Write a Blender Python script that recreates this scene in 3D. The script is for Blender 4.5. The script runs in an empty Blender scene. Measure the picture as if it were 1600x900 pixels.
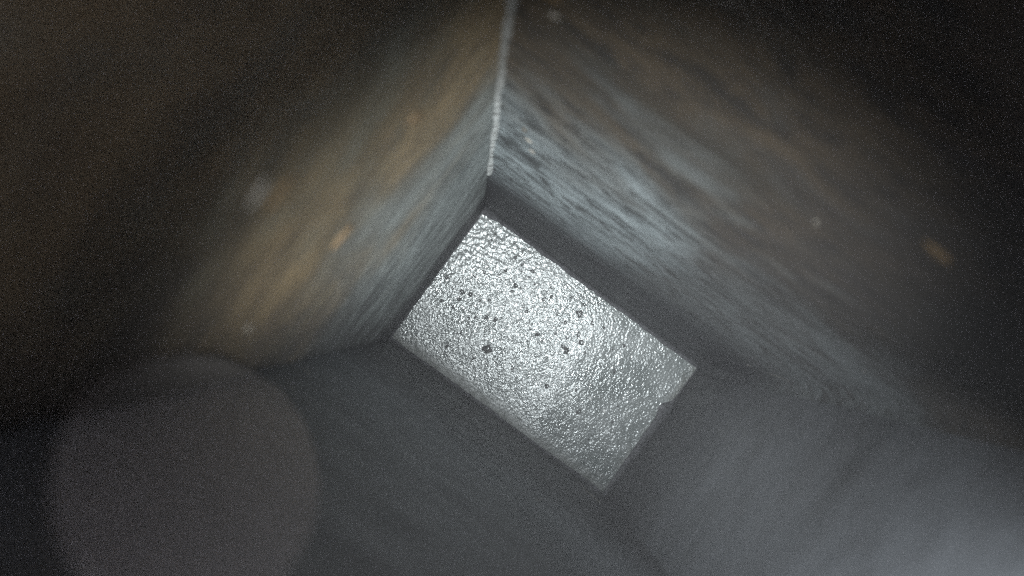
import bpy, bmesh, math, random
from mathutils import Matrix, Vector, noise

# ---------------------------------------------------------------- camera
W, H, TOP = 0.100, 0.0602, 0.300          # inside of the tube: length, width, mouth height (metres)
scene = bpy.context.scene
cam_data = bpy.data.cameras.new('camera')
cam = bpy.data.objects.new('camera', cam_data)
scene.collection.objects.link(cam)
cam.matrix_world = Matrix(((0.80631, -0.591213, -0.018185, 0.02053),
                           (0.589175, 0.80549, -0.063705, -0.036164),
                           (0.052311, 0.040652, 0.997803, 0.285758),
                           (0, 0, 0, 1)))
cam_data.sensor_width = 36.0
cam_data.lens = 27.0
cam_data.clip_start = 0.002
cam_data.clip_end = 10.0
cam_data.dof.use_dof = True
cam_data.dof.focus_distance = 0.262
cam_data.dof.aperture_fstop = 12.0
scene.camera = cam

# ---------------------------------------------------------------- light
world = bpy.data.worlds.new('World'); scene.world = world
world.use_nodes = True
world.node_tree.nodes['Background'].inputs[0].default_value = (0.88, 0.86, 1.0, 1)
world.node_tree.nodes['Background'].inputs[1].default_value = 0.95

lamp_data = bpy.data.lights.new('torch_light', 'SPOT')
lamp_data.energy = 7.0
lamp_data.color = (0.93, 0.98, 1.0)
lamp_data.shadow_soft_size = 0.004
lamp_data.spot_size = math.radians(41)
lamp_data.spot_blend = 1.0
lamp = bpy.data.objects.new('torch_light', lamp_data)
scene.collection.objects.link(lamp)
lamp.location = (0.045, -0.0612, 0.330)
aim = Vector((0.025, -0.006, 0.0)) - lamp.location
lamp.rotation_euler = aim.to_track_quat('-Z', 'Y').to_euler()

side_data = bpy.data.lights.new('torch_spill', 'SPOT')  # added fill lamp brightening the lower right wall, no real source there
side_data.energy = 0.85
side_data.color = (0.88, 0.95, 1.0)
side_data.shadow_soft_size = 0.003
side_data.spot_size = math.radians(64)
side_data.spot_blend = 1.0
side = bpy.data.objects.new('torch_spill', side_data)
scene.collection.objects.link(side)
side.location = (0.085, -0.045, 0.245)
side.rotation_euler = (Vector((0.100, -0.042, 0.175)) - side.location).to_track_quat('-Z', 'Y').to_euler()

scene.view_settings.view_transform = 'Standard'
scene.view_settings.look = 'None'
scene.view_settings.exposure = 0.0
scene.view_settings.gamma = 1.0
scene.view_settings.use_curve_mapping = False
scene.render.engine = 'CYCLES'
scene.cycles.use_denoising = False
scene.cycles.max_bounces = 5
scene.cycles.use_adaptive_sampling = True
scene.cycles.adaptive_threshold = 0.10
scene.cycles.adaptive_min_samples = 24
scene.cycles.sample_clamp_indirect = 0.3

# ---------------------------------------------------------------- helpers
random.seed(11)


class Net:
    """Small helper round a material's node tree."""
    def __init__(self, name):
        self.m = bpy.data.materials.new(name); self.m.use_nodes = True
        self.t = self.m.node_tree
        self.bsdf = self.t.nodes['Principled BSDF']
        self.obj = self.t.nodes.new('ShaderNodeTexCoord').outputs['Object']

    def put(self, sock, v):
        if isinstance(v, bpy.types.NodeSocket): self.t.links.new(v, sock)
        elif v is not None: sock.default_value = v

    def mapping(self, scale, loc=(0, 0, 0), rot=(0, 0, 0), src=None):
        n = self.t.nodes.new('ShaderNodeMapping')
        self.put(n.inputs['Vector'], src or self.obj)
        n.inputs['Scale'].default_value = scale
        n.inputs['Location'].default_value = loc
        n.inputs['Rotation'].default_value = rot
        return n.outputs[0]

    def noise(self, vec, scale, detail=5.0, rough=0.6, dist=0.0):
        n = self.t.nodes.new('ShaderNodeTexNoise')
        self.put(n.inputs['Vector'], vec)
        n.inputs['Scale'].default_value = scale; n.inputs['Detail'].default_value = detail
        n.inputs['Roughness'].default_value = rough; n.inputs['Distortion'].default_value = dist
        return n.outputs['Fac']

    def ramp(self, fac, lo, hi, a=0.0, b=1.0, smooth=True):
        n = self.t.nodes.new('ShaderNodeMapRange')
        n.interpolation_type = 'SMOOTHSTEP' if smooth else 'LINEAR'
        self.put(n.inputs['Value'], fac)
        for k, v in zip(('From Min', 'From Max', 'To Min', 'To Max'), (lo, hi, a, b)): n.inputs[k].default_value = v
        return n.outputs['Result']

    def math(self, op, a, b=None):
        n = self.t.nodes.new('ShaderNodeMath'); n.operation = op
        self.put(n.inputs[0], a); self.put(n.inputs[1], b)
        return n.outputs[0]

    def mix(self, fac, a, b):
        n = self.t.nodes.new('ShaderNodeMix'); n.data_type = 'RGBA'
        self.put(n.inputs['Factor'], fac); self.put(n.inputs['A'], a); self.put(n.inputs['B'], b)
        return n.outputs['Result']

    def axis(self, k):
        n = self.t.nodes.new('ShaderNodeSeparateXYZ'); self.put(n.inputs[0], self.obj)
        return n.outputs[k]

    def bump(self, height, strength, dist, prev=None):
        n = self.t.nodes.new('ShaderNodeBump')
        n.inputs['Strength'].default_value = strength; n.inputs['Distance'].default_value = dist
        self.put(n.inputs['Height'], height)
        if prev is not None: self.put(n.inputs['Normal'], prev)
        return n.outputs[0]

    def finish(self, color, rough, metal=0.0, spec=0.5, normal=None):
        self.put(self.bsdf.inputs['Base Color'], color); self.put(self.bsdf.inputs['Roughness'], rough)
        self.put(self.bsdf.inputs['Metallic'], metal); self.put(self.bsdf.inputs['Specular IOR Level'], spec)
        if normal is not None: self.put(self.bsdf.inputs['Normal'], normal)
        return self.m


def wall_material(name, along, bare, rust_low, rust_high, band_low, band_high, wear, seed, rust_amount=1.0, film=(.10, .066, .036), relief=1.0, contrast=1.0, end_shade=None):
    """Oily mill-scale steel: rubbed blue-grey patches, brown rust film, black heat scale over the bottom weld."""
    n = Net(name)
    z = n.axis(2)
    st = (28, 28, 28); k = {'x': 0, 'y': 1}[along]
    stretch = [150.0, 150.0, 150.0]; stretch[k] = 62.0 if along == 'x' else 85.0
    s = n.mapping(tuple(stretch), (seed, seed * 1.7, seed * .3), (0, 0, 0))
    wide = n.mapping((30, 30, 30), (seed, 2 * seed, 0))
    big = n.noise(wide, 1.0, 4, .55, .4)
    streak = n.noise(s, 1.0, 7, .62, .9)
    fine = n.noise(s, 3.2, 6, .7, .5)
    grain = n.noise(n.obj, 2600, 2, .6)
    # rust film, ragged lower limit
    zz = n.math('ADD', z, n.math('MULTIPLY', n.math('SUBTRACT', big, .5), .12))
    zz = n.math('ADD', zz, n.math('MULTIPLY', n.math('SUBTRACT', streak, .5), .06))
    rust = n.math('MULTIPLY', n.ramp(zz, rust_low, rust_high), rust_amount)
    bare_c = n.mix(n.ramp(streak, .35, .68), tuple(c * (1 - .38 * contrast) for c in bare) + (1,), tuple(c * (1 + .12 * contrast) for c in bare) + (1,))
    fl = lambda k, t=(1, 1, 1): tuple(c * k * q for c, q in zip(film, t)) + (1,)
    r1 = n.mix(n.ramp(big, .35, .65), fl(.62, (1, 1.12, 1.3)), fl(1.25))
    r1 = n.mix(n.ramp(fine, .55, .75, 0, .5), r1, fl(1.3, (1.15, .9, .8)))
    r1 = n.mix(n.ramp(streak, .52, .70, 0, .6), r1, fl(1.25, (.9, 1.2, 1.7)))
    col = n.mix(rust, bare_c, r1)
    # dark torn scale
    tv = [420.0, 420.0, 420.0]; tv[k] = 95.0
    torn = n.noise(n.mapping(tuple(tv), (seed * 2, seed, seed)), 1.0, 4, .62, 1.2)
    tear = n.math('MULTIPLY', n.ramp(torn, .515, .55), n.ramp(big, .34, .50))
    tear = n.math('MULTIPLY', tear, wear)
    col = n.mix(tear, col, (.022, .021, .020, 1))
    if end_shade:      # painted shade: the wall's colour darkens towards one end
        xo = n.math('ADD', n.axis(k), n.math('MULTIPLY', n.math('SUBTRACT', streak, .5), .05))
        xo = n.math('ADD', xo, n.math('MULTIPLY', n.math('SUBTRACT', big, .5), .05))
        col = n.mix(n.ramp(xo, end_shade[0], end_shade[1], 0, .75), col, (.042, .037, .034, 1))
    # near-black band along the bottom, uneven upper edge
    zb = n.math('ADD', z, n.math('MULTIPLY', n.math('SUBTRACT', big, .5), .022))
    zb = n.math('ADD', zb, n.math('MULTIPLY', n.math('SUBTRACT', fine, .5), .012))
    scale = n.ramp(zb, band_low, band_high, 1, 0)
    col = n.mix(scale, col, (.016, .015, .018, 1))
    col = n.mix(n.ramp(grain, .3, .7, 0, .22), col, (.03, .03, .032, 1))
    rough = n.ramp(streak, .3, .7, .62, .46)
    nor = n.bump(grain, .2, .0002)
    nor = n.bump(fine, .45 * relief, .0008, nor)
    nor = n.bump(streak, .35 * relief, .0015, nor)
    return n.finish(col, rough, 0.0, .25, nor)


MAT = {}
MAT['rear'] = wall_material('steel_rear', 'x', (.33, .375, .385), .118, .180, .050, .098, .8, 3.1, 1.0, (.062, .047, .031), 1.0, 1.0, (.026, .062))  # dark rust film also paints in the beam's falloff up this wall
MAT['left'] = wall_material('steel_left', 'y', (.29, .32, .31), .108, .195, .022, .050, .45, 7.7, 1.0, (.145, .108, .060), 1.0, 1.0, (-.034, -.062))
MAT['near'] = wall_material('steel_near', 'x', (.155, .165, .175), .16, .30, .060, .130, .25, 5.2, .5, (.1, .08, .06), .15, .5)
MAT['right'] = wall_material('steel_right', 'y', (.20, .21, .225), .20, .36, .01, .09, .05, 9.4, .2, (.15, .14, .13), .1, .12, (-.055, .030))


def plate_material():
    n = Net('wet_painted_plate')
    g = n.noise(n.obj, 900, 4, .6)
    b = n.noise(n.obj, 45, 4, .55)
    c = n.mix(n.ramp(b, .35, .7), (.08, .09, .087, 1), (.135, .145, .142, 1))
    c = n.mix(n.ramp(g, .58, .72, 0, .8), c, (.05, .055, .05, 1))
    # shade painted along the two lower edges, broken up by noise
    w = n.math('MULTIPLY', n.math('SUBTRACT', n.noise(n.obj, 260, 5, .65), .5), .010)
    e1 = n.ramp(n.math('ADD', n.math('ADD', n.axis(1), H), w), .0, .0075, .85, 0)
    e2 = n.ramp(n.math('ADD', n.math('SUBTRACT', W, n.axis(0)), w), .0, .0045, .8, 0)
    edge_shade = n.math('MAXIMUM', e1, e2)
    c = n.mix(edge_shade, c, (.045, .048, .042, 1))
    nor = n.bump(n.noise(n.obj, 2300, 3, .6), .5, .00012)
    m = n.finish(c, n.math('ADD', n.ramp(b, .3, .7, .16, .25), n.math('MULTIPLY', edge_shade, .35)), n.math('MULTIPLY', n.math('SUBTRACT', 1.0, edge_shade), .12), .33, nor)
    return m


def plain(name, col, rough, metal=0.0, spec=.5, vary=.3, scale=700, bump=.3):
    n = Net(name)
    f = n.noise(n.obj, scale, 4, .6)
    lo = tuple(c * (1 - vary) for c in col) + (1,); hi = tuple(c * (1 + vary) for c in col) + (1,)
    return n.finish(n.mix(n.ramp(f, .35, .65), lo, hi), rough, metal, spec, n.bump(f, bump, .0003))


MAT['plate'] = plate_material()
n = Net('bright_weld')
_z = n.axis(2)
_f = n.noise(n.mapping((60, 60, 620)), 1.0, 5, .7)
_c = n.mix(n.ramp(_f, .40, .54), (.07, .065, .058, 1), (.72, .75, .73, 1))
_c = n.mix(n.ramp(n.math('ADD', _z, n.math('MULTIPLY', _f, .03)), .140, .185, 0, .8), _c, (.11, .10, .085, 1))
MAT['bead'] = n.finish(_c, .45, .3, .5, n.bump(_f, .5, .0004))
MAT['fillet'] = plain('black_weld', (.045, .045, .048), .6, .1, .4, .4, 800, .5)
MAT['pit'] = plain('dark_blister', (.018, .018, .018), .45, .0, .3, .4, 1500, .3)
MAT['grit'] = plain('wet_grit', (.33, .34, .33), .3, .1, .5, .3, 1500, .3)
MAT['pale_chip'] = plain('pale_chip', (.18, .165, .14), .55, 0, .4, .2, 900, .3)
MAT['rust_chip'] = plain('rust_chip', (.11, .075, .04), .7, 0, .3, .35, 500, .4)
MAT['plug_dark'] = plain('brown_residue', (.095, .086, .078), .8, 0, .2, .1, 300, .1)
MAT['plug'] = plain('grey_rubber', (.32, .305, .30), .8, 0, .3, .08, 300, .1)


def mesh_object(name, verts, faces, mat, parent=None, smooth=True, mesh=None):
    if mesh is None:
        mesh = bpy.data.meshes.new(name)
        mesh.from_pydata(verts, [], faces); mesh.update()
        mesh.materials.append(mat)
        if smooth: mesh.polygons.foreach_set('use_smooth', [True] * len(mesh.polygons))
    o = bpy.data.objects.new(name, mesh)
    scene.collection.objects.link(o)
    if parent is not None: o.parent = parent
    return o


def grid_slab(nu, nv, pos, back):
    """Grid front face pos(i/nu, j/nv) with a flat back and closed rim, wound so the front faces +normal."""
    vs, fs = [], []
    for j in range(nv + 1):
        for i in range(nu + 1): vs.append(pos(i / nu, j / nv))
    off = len(vs)
    for j in range(nv + 1):
        for i in range(nu + 1):
            if i in (0, nu) or j in (0, nv): pass
    a = lambda i, j: j * (nu + 1) + i
    for j in range(nv):
        for i in range(nu): fs.append((a(i, j), a(i + 1, j), a(i + 1, j + 1), a(i, j + 1)))
    ring = [a(i, 0) for i in range(nu)] + [a(nu, j) for j in range(nv)] + [a(i, nv) for i in range(nu, 0, -1)] + [a(0, j) for j in range(nv, 0, -1)]
    for r in ring: vs.append(tuple(c + b for c, b in zip(vs[r], back)))
    L = len(ring)
    for k in range(L): fs.append((ring[k], off + k, off + (k + 1) % L, ring[(k + 1) % L]))
    fs.append(tuple(off + k for k in range(L - 1, -1, -1)))
    return vs, fs


# ---------------------------------------------------------------- the tube
tube = bpy.data.objects.new('steel_tube', None)
scene.collection.objects.link(tube)
tube.empty_display_size = .02
tube['label'] = 'inside of a rusty rectangular steel tube with a bumpy silver bottom'
tube['category'] = 'steel tube'

THK = .003


def ripple(p, amp, sc):
    return amp * noise.fractal(Vector(p) * sc, 1.0, 2.0, 4)


def wall(axis, at, sign, mat, label, extra):
    """axis: the wall's normal axis (0 = x, 1 = y); sign: direction of the inner normal."""
    def pos(u, v):
        z = -.004 + v * (TOP + .004)
        if axis == 0:
            y = -H - extra + u * (H + 2 * extra)
            d = ripple((at * 10 + 3, y, z), .00035, 45)
            return (at + sign * d, y, z)
        x = -extra + u * (W + 2 * extra)
        d = ripple((x, at * 10 + 7, z), .00035 if at == 0 else .00006, 45)
        return (x, at + sign * d, z)
    back = (-sign * THK, 0, 0) if axis == 0 else (0, -sign * THK, 0)
    nu = 60 if axis == 1 else 40
    vs, fs = grid_slab(nu, 150, pos, back)
    o = mesh_object('wall', vs, fs, mat, tube)
    bm = bmesh.new(); bm.from_mesh(o.data); bmesh.ops.recalc_face_normals(bm, faces=bm.faces); bm.to_mesh(o.data); bm.free()
    o['label'] = label
    return o


wall_left = wall(0, 0.0, 1, MAT['left'], 'left wall with brown rust film and rubbed pale patches', 0.0)
wall_rear = wall(1, 0.0, -1, MAT['rear'], 'upper right wall, blue-grey with dark torn streaks and brown rust', THK + .0006)
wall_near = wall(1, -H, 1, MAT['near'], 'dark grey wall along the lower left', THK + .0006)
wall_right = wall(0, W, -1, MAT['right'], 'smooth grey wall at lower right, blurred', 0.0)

# bottom plate: real relief ------------------------------------------------
bottom = None


def plate_height(x, y):
    p = Vector((x, y, 0))
    # coarse orange peel near the left/top corner turning into fine grain
    t = max(0.0, min(1.0, (x * 1.0 - y * .9 - .004) / .040))
    coarse = noise.noise(Vector((x * 480, y * 700, 1.3))) * .55 + noise.noise(Vector((x * 900, y * 900, 4.1))) * .3
    fine = noise.noise(p * 1400 + Vector((0, 0, 2.2))) * .6 + noise.noise(p * 2400) * .35
    h = .00016 * ((1 - t) * coarse * 2.4 + (.5 + .5 * t) * fine * 1.12)
    h += .00015 * noise.noise(p * 70 + Vector((3, 1, 0)))
    # the plate is tilted, dished on the left and creased from the rear wall across the middle
    h += .060 * (y + H / 2)
    dd = x - (.0600 - .09 * y) + .004 * noise.noise(p * 90) + .0025 * noise.noise(p * 330)
    if dd < 0:
        h += .022 * dd + 0.5 * 0.9 * max(0.0, -dd - .018) ** 2
    else:
        h -= .045 * dd
    return h


NX, NY = 560, 340
vs, fs = grid_slab(NX, NY, lambda u, v: (.0002 + u * (W - .0004), -.0002 - v * (H - .0004), plate_height(u * W, -v * H)), (0, 0, -.006))
bottom = mesh_object('bottom_plate', vs, fs, MAT['plate'], tube)
bm = bmesh.new(); bm.from_mesh(bottom.data); bmesh.ops.recalc_face_normals(bm, faces=bm.faces); bm.to_mesh(bottom.data); bm.free()
bottom['label'] = 'silver grey bumpy wet-looking bottom plate with small dark blisters'


def blister_mesh(name, seed, mat):
    r = random.Random(seed); vs, fs = [], []
    N = 12; rings = [(1.25, -.12), (1.0, .22), (.78, .34), (.52, .16), (.25, .02)]
    wob = [r.uniform(.62, 1.35) for _ in range(N)]
    for q, (rad, z) in enumerate(rings):
        for k in range(N):
            a = 2 * math.pi * k / N
            vs.append((rad * wob[k] * math.cos(a), rad * wob[k] * math.sin(a), z * r.uniform(.85, 1.15)))
    for q in range(len(rings) - 1):
        for k in range(N):
            k2 = (k + 1) % N
            fs.append((q * N + k, q * N + k2, (q + 1) * N + k2, (q + 1) * N + k))
    vs.append((0, 0, 0)); c = len(vs) - 1; b = (len(rings) - 1) * N
    for k in range(N): fs.append((b + k, b + (k + 1) % N, c))
    me = bpy.data.meshes.new(name); me.from_pydata(vs, [], fs); me.update(); me.materials.append(mat)
    me.polygons.foreach_set('use_smooth', [True] * len(me.polygons))
    return me


bl = [blister_mesh('blister', s, MAT['pit']) for s in range(1, 8)]
# x, y, radius in millimetres
BLISTERS = [(31.8, -41.5, 1.79),
            (51.7, -10.8, 1.43),
            (11.6, -30.1, 1.19),
            (58.7, -19.2, 1.55),
            (55.9, -24.8, 1.07),
            (54.0, -24.2, 0.83),
            (20.1, -8.1, 1.07),
            (24.5, -10.5, 0.95),
            (20.0, -14.1, 0.95),
            (23.6, -8.5, 0.71),
            (28.1, -8.5, 0.95),
            (26.3, -16.3, 1.07),
            (12.1, -33.0, 0.71),
            (18.9, -28.8, 0.83),
            (21.7, -26.5, 0.83),
            (13.9, -19.2, 0.71),
            (3.8, -29.0, 0.95),
            (27.7, -30.7, 1.07),
            (24.5, -32.4, 0.95),
            (21.3, -34.8, 0.83),
            (33.3, -21.0, 0.83),
            (19.0, -49.7, 0.83),
            (31.7, -11.5, 0.71),
            (50.2, -12.8, 0.71),
            (43.6, -26.1, 0.95),
            (49.4, -16.6, 0.71),
            (55.9, -17.4, 0.95),
            (53.5, -21.0, 0.71),
            (48.9, -22.0, 0.71),
            (51.1, -7.1, 0.71),
            (55.4, -3.6, 0.71),
            (67.5, -34.6, 0.71),
            (57.9, -39.8, 0.95),
            (73.2, -40.4, 1.07),
            (85.8, -36.1, 0.83),
            (69.1, -14.3, 0.83),
            (65.5, -13.4, 0.71),
            (72.3, -10.5, 0.71),
            (39.5, -11.6, 0.71),
            (37.7, -14.5, 0.71),
            (28.6, -10.8, 0.6),
            (10.3, -13.0, 0.71),
            (12.6, -9.7, 0.6),
            (26.4, -18.9, 0.83),
            (14.7, -29.0, 0.95),
            (11.9, -36.5, 0.71),
            (7.5, -37.2, 0.71),
            (29.3, -18.3, 0.6),
            (44.9, -15.7, 0.71),
            (43.3, -41.9, 0.71),
            (29.7, -47.4, 0.71),
            (20.2, -42.6, 0.71),
            (45.8, -7.6, 0.71),
            (57.7, -10.8, 0.83),
            (75.0, -20.4, 0.71),
            (8.4, -8.4, 0.6),
            (11.8, -22.3, 0.71),
            (35.4, -21.8, 0.71)]
for i, (x, y, r) in enumerate(BLISTERS):
    o = mesh_object('blister', None, None, None, bottom, mesh=bl[i % 7])
    k = r * .001 * .78
    o.location = (x * .001, y * .001, plate_height(x * .001, y * .001) - k * .05)
    o.rotation_euler = (0, 0, random.uniform(0, 6.3)); o.scale = (k * random.uniform(.8, 1.2), k * random.uniform(.8, 1.2), k * .8)


sp = random.Random(5)
for i in range(120):      # small specks, densest on the left half
    x = min(sp.uniform(2, 98), sp.uniform(6, 98)); y = -abs(sp.gauss(6, 20)) - 2
    if y < -56: continue
    o = mesh_object('blister', None, None, None, bottom, mesh=bl[i % 7])
    k = .001 * sp.choice((.20, .24, .28, .34, .42))
    o.location = (x * .001, y * .001, plate_height(x * .001, y * .001) - k * .05)
    o.rotation_euler = (0, 0, sp.uniform(0, 6.3)); o.scale = (k * sp.uniform(.7, 1.3), k * sp.uniform(.7, 1.3), k * .8)

# loose wet grit lying on the plate, part of its skin
def lump_mesh(name, seed, mat, stretch=(1, 1, 1)):
    bm = bmesh.new(); bmesh.ops.create_icosphere(bm, subdivisions=2, radius=1)
    for v in bm.verts:
        v.co *= 1 + .35 * noise.noise(v.co * 1.6 + Vector((seed * 3.1, 0, 0)))
        v.co = Vector((v.co.x * stretch[0], v.co.y * stretch[1], v.co.z * stretch[2]))
    me = bpy.data.meshes.new(name); bm.to_mesh(me); bm.free(); me.materials.append(mat)
    me.polygons.foreach_set('use_smooth', [True] * len(me.polygons))
    return me


grit = [lump_mesh('grain', s, MAT['grit'], (1.4, .8, .6)) for s in range(3)]
for i, (x, y, r) in enumerate([(73.8, -34.0, .75), (80.7, -34.6, .8), (73.5, -14.8, .5), (10.0, -48.5, .7), (5.0, -54.0, .5), (66.0, -27.0, .4), (88.0, -30.0, .4)]):
    o = mesh_object('grain', None, None, None, bottom, mesh=grit[i % 3])
    o.location = (x * .001, y * .001, plate_height(x * .001, y * .001) + r * .0002)
    o.rotation_euler = (0, 0, random.uniform(0, 6.3)); o.scale = (r * .001,) * 3

# welded corner between left and rear wall ----------------------------------
vs, fs = [], []
NZ, NA = 620, 8
for j in range(NZ + 1):
    z = .066 + (TOP - .0665) * j / NZ
    rip = (abs(math.sin(z * 1500 + 3 * noise.noise(Vector((0, 0, z * 120)))))) * .00012
    w = .00150 + .00035 * noise.noise(Vector((1, 2, z * 160))) + .0002 * noise.noise(Vector((4, 2, z * 520)))
    taper = min(1.0, .35 + (z - .066) / .006)
    for k in range(NA + 1):
        t = k / NA
        bulge = math.sin(t * math.pi) * (.00012 + rip)
        x = (1 - t) * w * taper + bulge * .7 - .0004; y = -t * w * taper - bulge * .7 + .0004
        vs.append((x, y, z))
for j in range(NZ):
    for k in range(NA):
        a = j * (NA + 1) + k
        fs.append((a, a + 1, a + NA + 2, a + NA + 1))
seam = mesh_object('corner_weld', vs, fs, MAT['bead'], tube)
seam['label'] = 'thin bright rippled weld line running up the rear corner'


# black fillet welds round the bottom ----------------------------------------
def fillet(p0, p1, inward, base, lump):
    vs, fs = [], []; N, K = 120, 7
    p0, p1, inward = Vector(p0), Vector(p1), Vector(inward)
    for i in range(N + 1):
        t = i / N; c = p0.lerp(p1, t)
        r = base * (1 + .35 * noise.noise(c * 160 + Vector((0, 0, 5))) + .18 * noise.noise(c * 600)) + lump(t)
        for k in range(K + 1):
            a = k / K * math.pi / 2
            # concave run from the plate up the wall
            q = 1 - math.sin(a); h = 1 - math.cos(a)
            vs.append(tuple(c + inward * (r * q - .0003 * (k == K)) + Vector((0, 0, plate_height(c.x, c.y) + r * 1.7 * h - .0004 * (k == 0)))))
    for i in range(N):
        for k in range(K):
            a = i * (K + 1) + k
            fs.append((a, a + 1, a + K + 2, a + K + 1))
    o = mesh_object('fillet_weld', vs, fs, MAT['fillet'], tube)
    bm = bmesh.new(); bm.from_mesh(o.data); bmesh.ops.recalc_face_normals(bm, faces=bm.faces); bm.to_mesh(o.data); bm.free()
    return o


Z0 = .0006
fillet((0, 0, Z0), (0, -H, Z0), (1, 0, 0), .0005, lambda t: 0)
fillet((0, 0, Z0), (W, 0, Z0), (0, -1, 0), .0013, lambda t: .0012 * math.exp(-((t - .0) / .05) ** 2))
fillet((0, -H, Z0), (W, -H, Z0), (0, 1, 0), .0011, lambda t: .0)
rag = fillet((W, 0, Z0), (W, -H, Z0), (-1, 0, 0), .0004, lambda t: (.0022 / (1 + math.exp(-(t - .30) * 60))) * (1 - .5 * t) + .0014 * math.exp(-((t - .34) / .05) ** 2))
rag['label'] = 'ragged black weld along the lower right edge of the bottom'



# rounded inner corners of the rolled section (the rear left one is welded instead)
def corner(cx, cy, sx, sy, mat):
    vs, fs = [], []; r, K, N = .0035, 8, 60
    for j in range(N + 1):
        z = .003 + (TOP - .0035) * j / N
        for k in range(K + 1):
            a = k / K * math.pi / 2
            e = .0004 * (k in (0, K))
            x = r * (1 - math.sin(a)) - (.0004 if k == K else 0); y = r * (1 - math.cos(a)) - (.0004 if k == 0 else 0)
            vs.append((cx + sx * x, cy + sy * y, z))
    for j in range(N):
        for k in range(K):
            a = j * (K + 1) + k
            fs.append((a, a + 1, a + K + 2, a + K + 1))
    return mesh_object('rounded_corner', vs, fs, mat, tube)


corner(W, 0, -1, -1, MAT['rear'])

# chips and flecks stuck on the walls ----------------------------------------
chip = {'pale': [lump_mesh('chip', s + 10, MAT['pale_chip'], (1, .45, .3)) for s in range(3)],
        'rust': [lump_mesh('chip', s + 20, MAT['rust_chip'], (1, .5, .25)) for s in range(3)]}
CHIPS = [  # wall, x, y, z (mm), half length (mm), kind, angle in the wall
    (wall_left, 0, -38.1, 221.2, 1.7, 'pale', 1.75), (wall_left, 0, -37.4, 216.5, 2.2, 'rust', 1.75),
    (wall_left, 0, -37.5, 182.1, 2.3, 'rust', 1.4), (wall_left, 0, -45.9, 213.1, .55, 'pale', .9),
    (wall_left, 0, -52.5, 193.9, .65, 'pale', 1.2), (wall_left, 0, -51.3, 149.1, .6, 'pale', .2),
    (wall_left, 0, -44.0, 160.0, .45, 'pale', .2), (wall_left, 0, -20.0, 190.0, 2.4, 'rust', .5),
    (wall_near, 2.8, -H * 1000, 150.3, .5, 'pale', .2), (wall_near, 4.8, -H * 1000, 168.9, .45, 'pale', .5),
    (wall_near, 22.4, -H * 1000, 126.0, .45, 'pale', .2), (wall_near, 24.0, -H * 1000, 95.0, .25, 'pale', .2),
    (wall_near, 14.0, -H * 1000, 90.0, .25, 'pale', .2),
    (wall_rear, 6.5, 0, 192.7, 1.0, 'pale', -.5), (wall_rear, 5.4, 0, 196.5, 1.8, 'rust', -.5),
    (wall_rear, 22.0, 0, 219.7, .75, 'pale', .3), (wall_rear, 31.6, 0, 230.6, .55, 'pale', .3),
    (wall_rear, 48.9, 0, 189.4, .75, 'pale', 1.2), (wall_rear, 57.6, 0, 203.9, 2.2, 'rust', .1),
    (wall_rear, 5.7, 0, 150.9, .9, 'pale', .2), (wall_rear, 7.0, 0, 145.0, .8, 'rust', .1),
    (wall_rear, 6.8, 0, 136.0, .9, 'rust', 1.4), (wall_rear, 8.3, 0, 131.0, 1.0, 'pale', .15),
    (wall_rear, 9.8, 0, 124.6, .9, 'pale', .2), (wall_rear, 3.6, 0, 44.0, .2, 'pale', .2), (wall_rear, 4.4, 0, 38.0, .2, 'pale', .2),
    (wall_rear, 30.0, 0, 32.0, .22, 'pale', .2), (wall_rear, 37.0, 0, 45.0, .22, 'pale', .2),
    (wall_rear, 86.8, 0, 142.2, .5, 'pale', .4),
]
for i, (wl, x, y, z, r, kind, ang) in enumerate(CHIPS):
    o = mesh_object('chip', None, None, None, wl, mesh=chip[kind][i % 3])
    o.location = (x * .001, y * .001, z * .001); k = r * .001; o.scale = (k, k, k * .7)
    if wl is wall_left: o.rotation_euler = Matrix.Rotation(math.pi / 2, 3, 'Y').to_euler(); q = Matrix.Rotation(ang, 3, 'X') @ Matrix.Rotation(math.pi / 2, 3, 'Y')
    else: q = Matrix.Rotation(ang, 3, 'Y') @ Matrix.Rotation(math.pi / 2, 3, 'X')
    o.rotation_euler = q.to_euler()


# bright scratches ------------------------------------------------------------
def scratch(wl, pts, r):
    vs, fs = [], []; P = [Vector(p) * .001 for p in pts]; M = 10
    for i in range(M * (len(P) - 1) + 1):
        k = min(i // M, len(P) - 2); c = P[k].lerp(P[k + 1], (i - k * M) / M)
        rr = r * .001 * (.55 + .6 * abs(noise.noise(c * 2500)))
        for q in range(5):
            a = q * 2 * math.pi / 5
            vs.append((c.x, c.y + rr * math.cos(a), c.z + rr * math.sin(a)) if wl in (wall_near, wall_rear) else (c.x + rr * math.cos(a), c.y + rr * math.sin(a), c.z))
    n = M * (len(P) - 1)
    for i in range(n):
        for q in range(5): fs.append((i * 5 + q, i * 5 + (q + 1) % 5, (i + 1) * 5 + (q + 1) % 5, (i + 1) * 5 + q))
    return mesh_object('scratch', vs, fs, MAT['pale_chip'], wl)


yn = -H * 1000 + .05
scratch(wall_near, [(84.5, yn, 16), (87.0, yn, 24), (91.0, yn, 30)], .16)
scratch(wall_near, [(56.0, yn, 112), (57.5, yn, 109)], .16)
scratch(wall_near, [(58.0, yn, 106), (59.0, yn, 103)], .13)
scratch(wall_near, [(59.6, yn, 109), (60.0, yn, 107)], .13)
scratch(wall_rear, [(92.0, -.05, 68), (96.0, -.05, 82), (98.6, -.05, 92), (99.6, -.1, 104)], .16)

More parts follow.
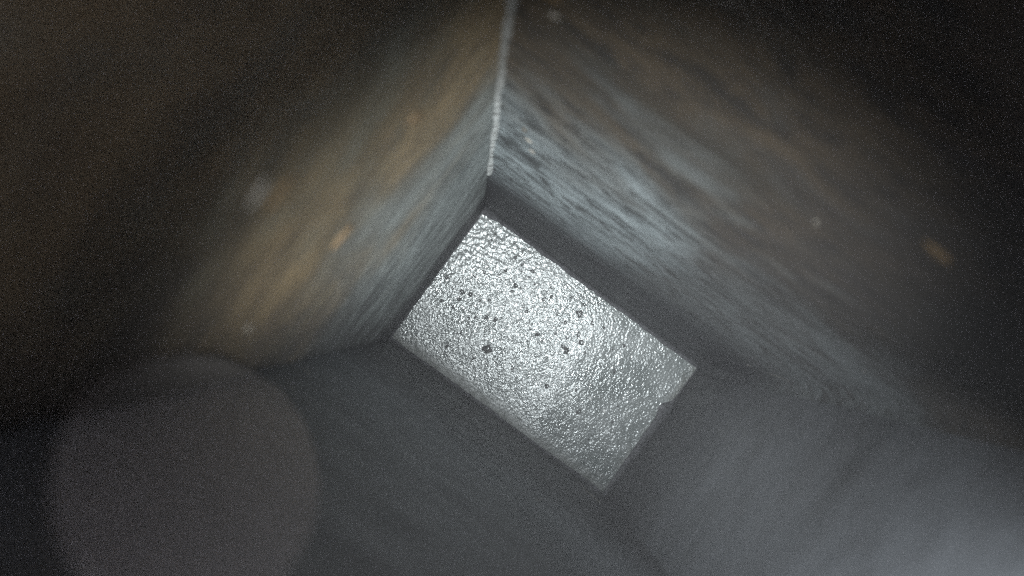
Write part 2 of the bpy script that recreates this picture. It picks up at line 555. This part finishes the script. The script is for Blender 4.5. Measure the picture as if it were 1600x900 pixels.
# lens ghost built in as a thin pale skin over both corner walls
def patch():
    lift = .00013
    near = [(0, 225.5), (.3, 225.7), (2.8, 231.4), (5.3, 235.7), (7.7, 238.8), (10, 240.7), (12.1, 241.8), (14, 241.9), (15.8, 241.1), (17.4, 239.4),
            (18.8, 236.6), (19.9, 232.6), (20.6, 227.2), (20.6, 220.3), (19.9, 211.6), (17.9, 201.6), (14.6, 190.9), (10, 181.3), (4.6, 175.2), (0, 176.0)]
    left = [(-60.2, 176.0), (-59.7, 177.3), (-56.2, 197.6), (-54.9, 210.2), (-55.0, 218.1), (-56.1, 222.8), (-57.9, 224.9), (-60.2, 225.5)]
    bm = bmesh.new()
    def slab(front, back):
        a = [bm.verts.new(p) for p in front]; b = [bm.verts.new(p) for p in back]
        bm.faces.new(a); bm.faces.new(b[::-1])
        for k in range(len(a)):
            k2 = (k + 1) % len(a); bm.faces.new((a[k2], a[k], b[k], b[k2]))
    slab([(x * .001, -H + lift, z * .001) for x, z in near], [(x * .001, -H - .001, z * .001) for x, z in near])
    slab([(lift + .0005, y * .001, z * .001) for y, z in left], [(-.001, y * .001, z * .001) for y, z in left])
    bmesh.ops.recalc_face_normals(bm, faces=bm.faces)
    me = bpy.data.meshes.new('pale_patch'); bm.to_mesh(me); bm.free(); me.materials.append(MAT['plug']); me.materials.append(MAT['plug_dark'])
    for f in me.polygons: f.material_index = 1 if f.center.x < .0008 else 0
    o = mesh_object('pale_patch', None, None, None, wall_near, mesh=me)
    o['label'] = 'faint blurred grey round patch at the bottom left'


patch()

# added volume imitating lens veil, in and round the tube ------------------------------------------------
bm = bmesh.new(); bmesh.ops.create_cube(bm, size=1)
me = bpy.data.meshes.new('haze'); bm.to_mesh(me); bm.free()
haze = bpy.data.objects.new('haze', me); scene.collection.objects.link(haze)
haze.scale = (.16, .12, .42); haze.location = (W / 2, -H / 2, .17)
hm = bpy.data.materials.new('dusty_air'); hm.use_nodes = True
t = hm.node_tree; t.nodes.remove(t.nodes['Principled BSDF'])
v = t.nodes.new('ShaderNodeVolumePrincipled')
v.inputs['Color'].default_value = (.9, .9, .93, 1); v.inputs['Density'].default_value = 0.135
t.links.new(v.outputs[0], t.nodes['Material Output'].inputs['Volume'])
me.materials.append(hm)
haze['kind'] = 'stuff'; haze['label'] = 'thin dusty air lit by the torch inside the tube'; haze['category'] = 'haze'
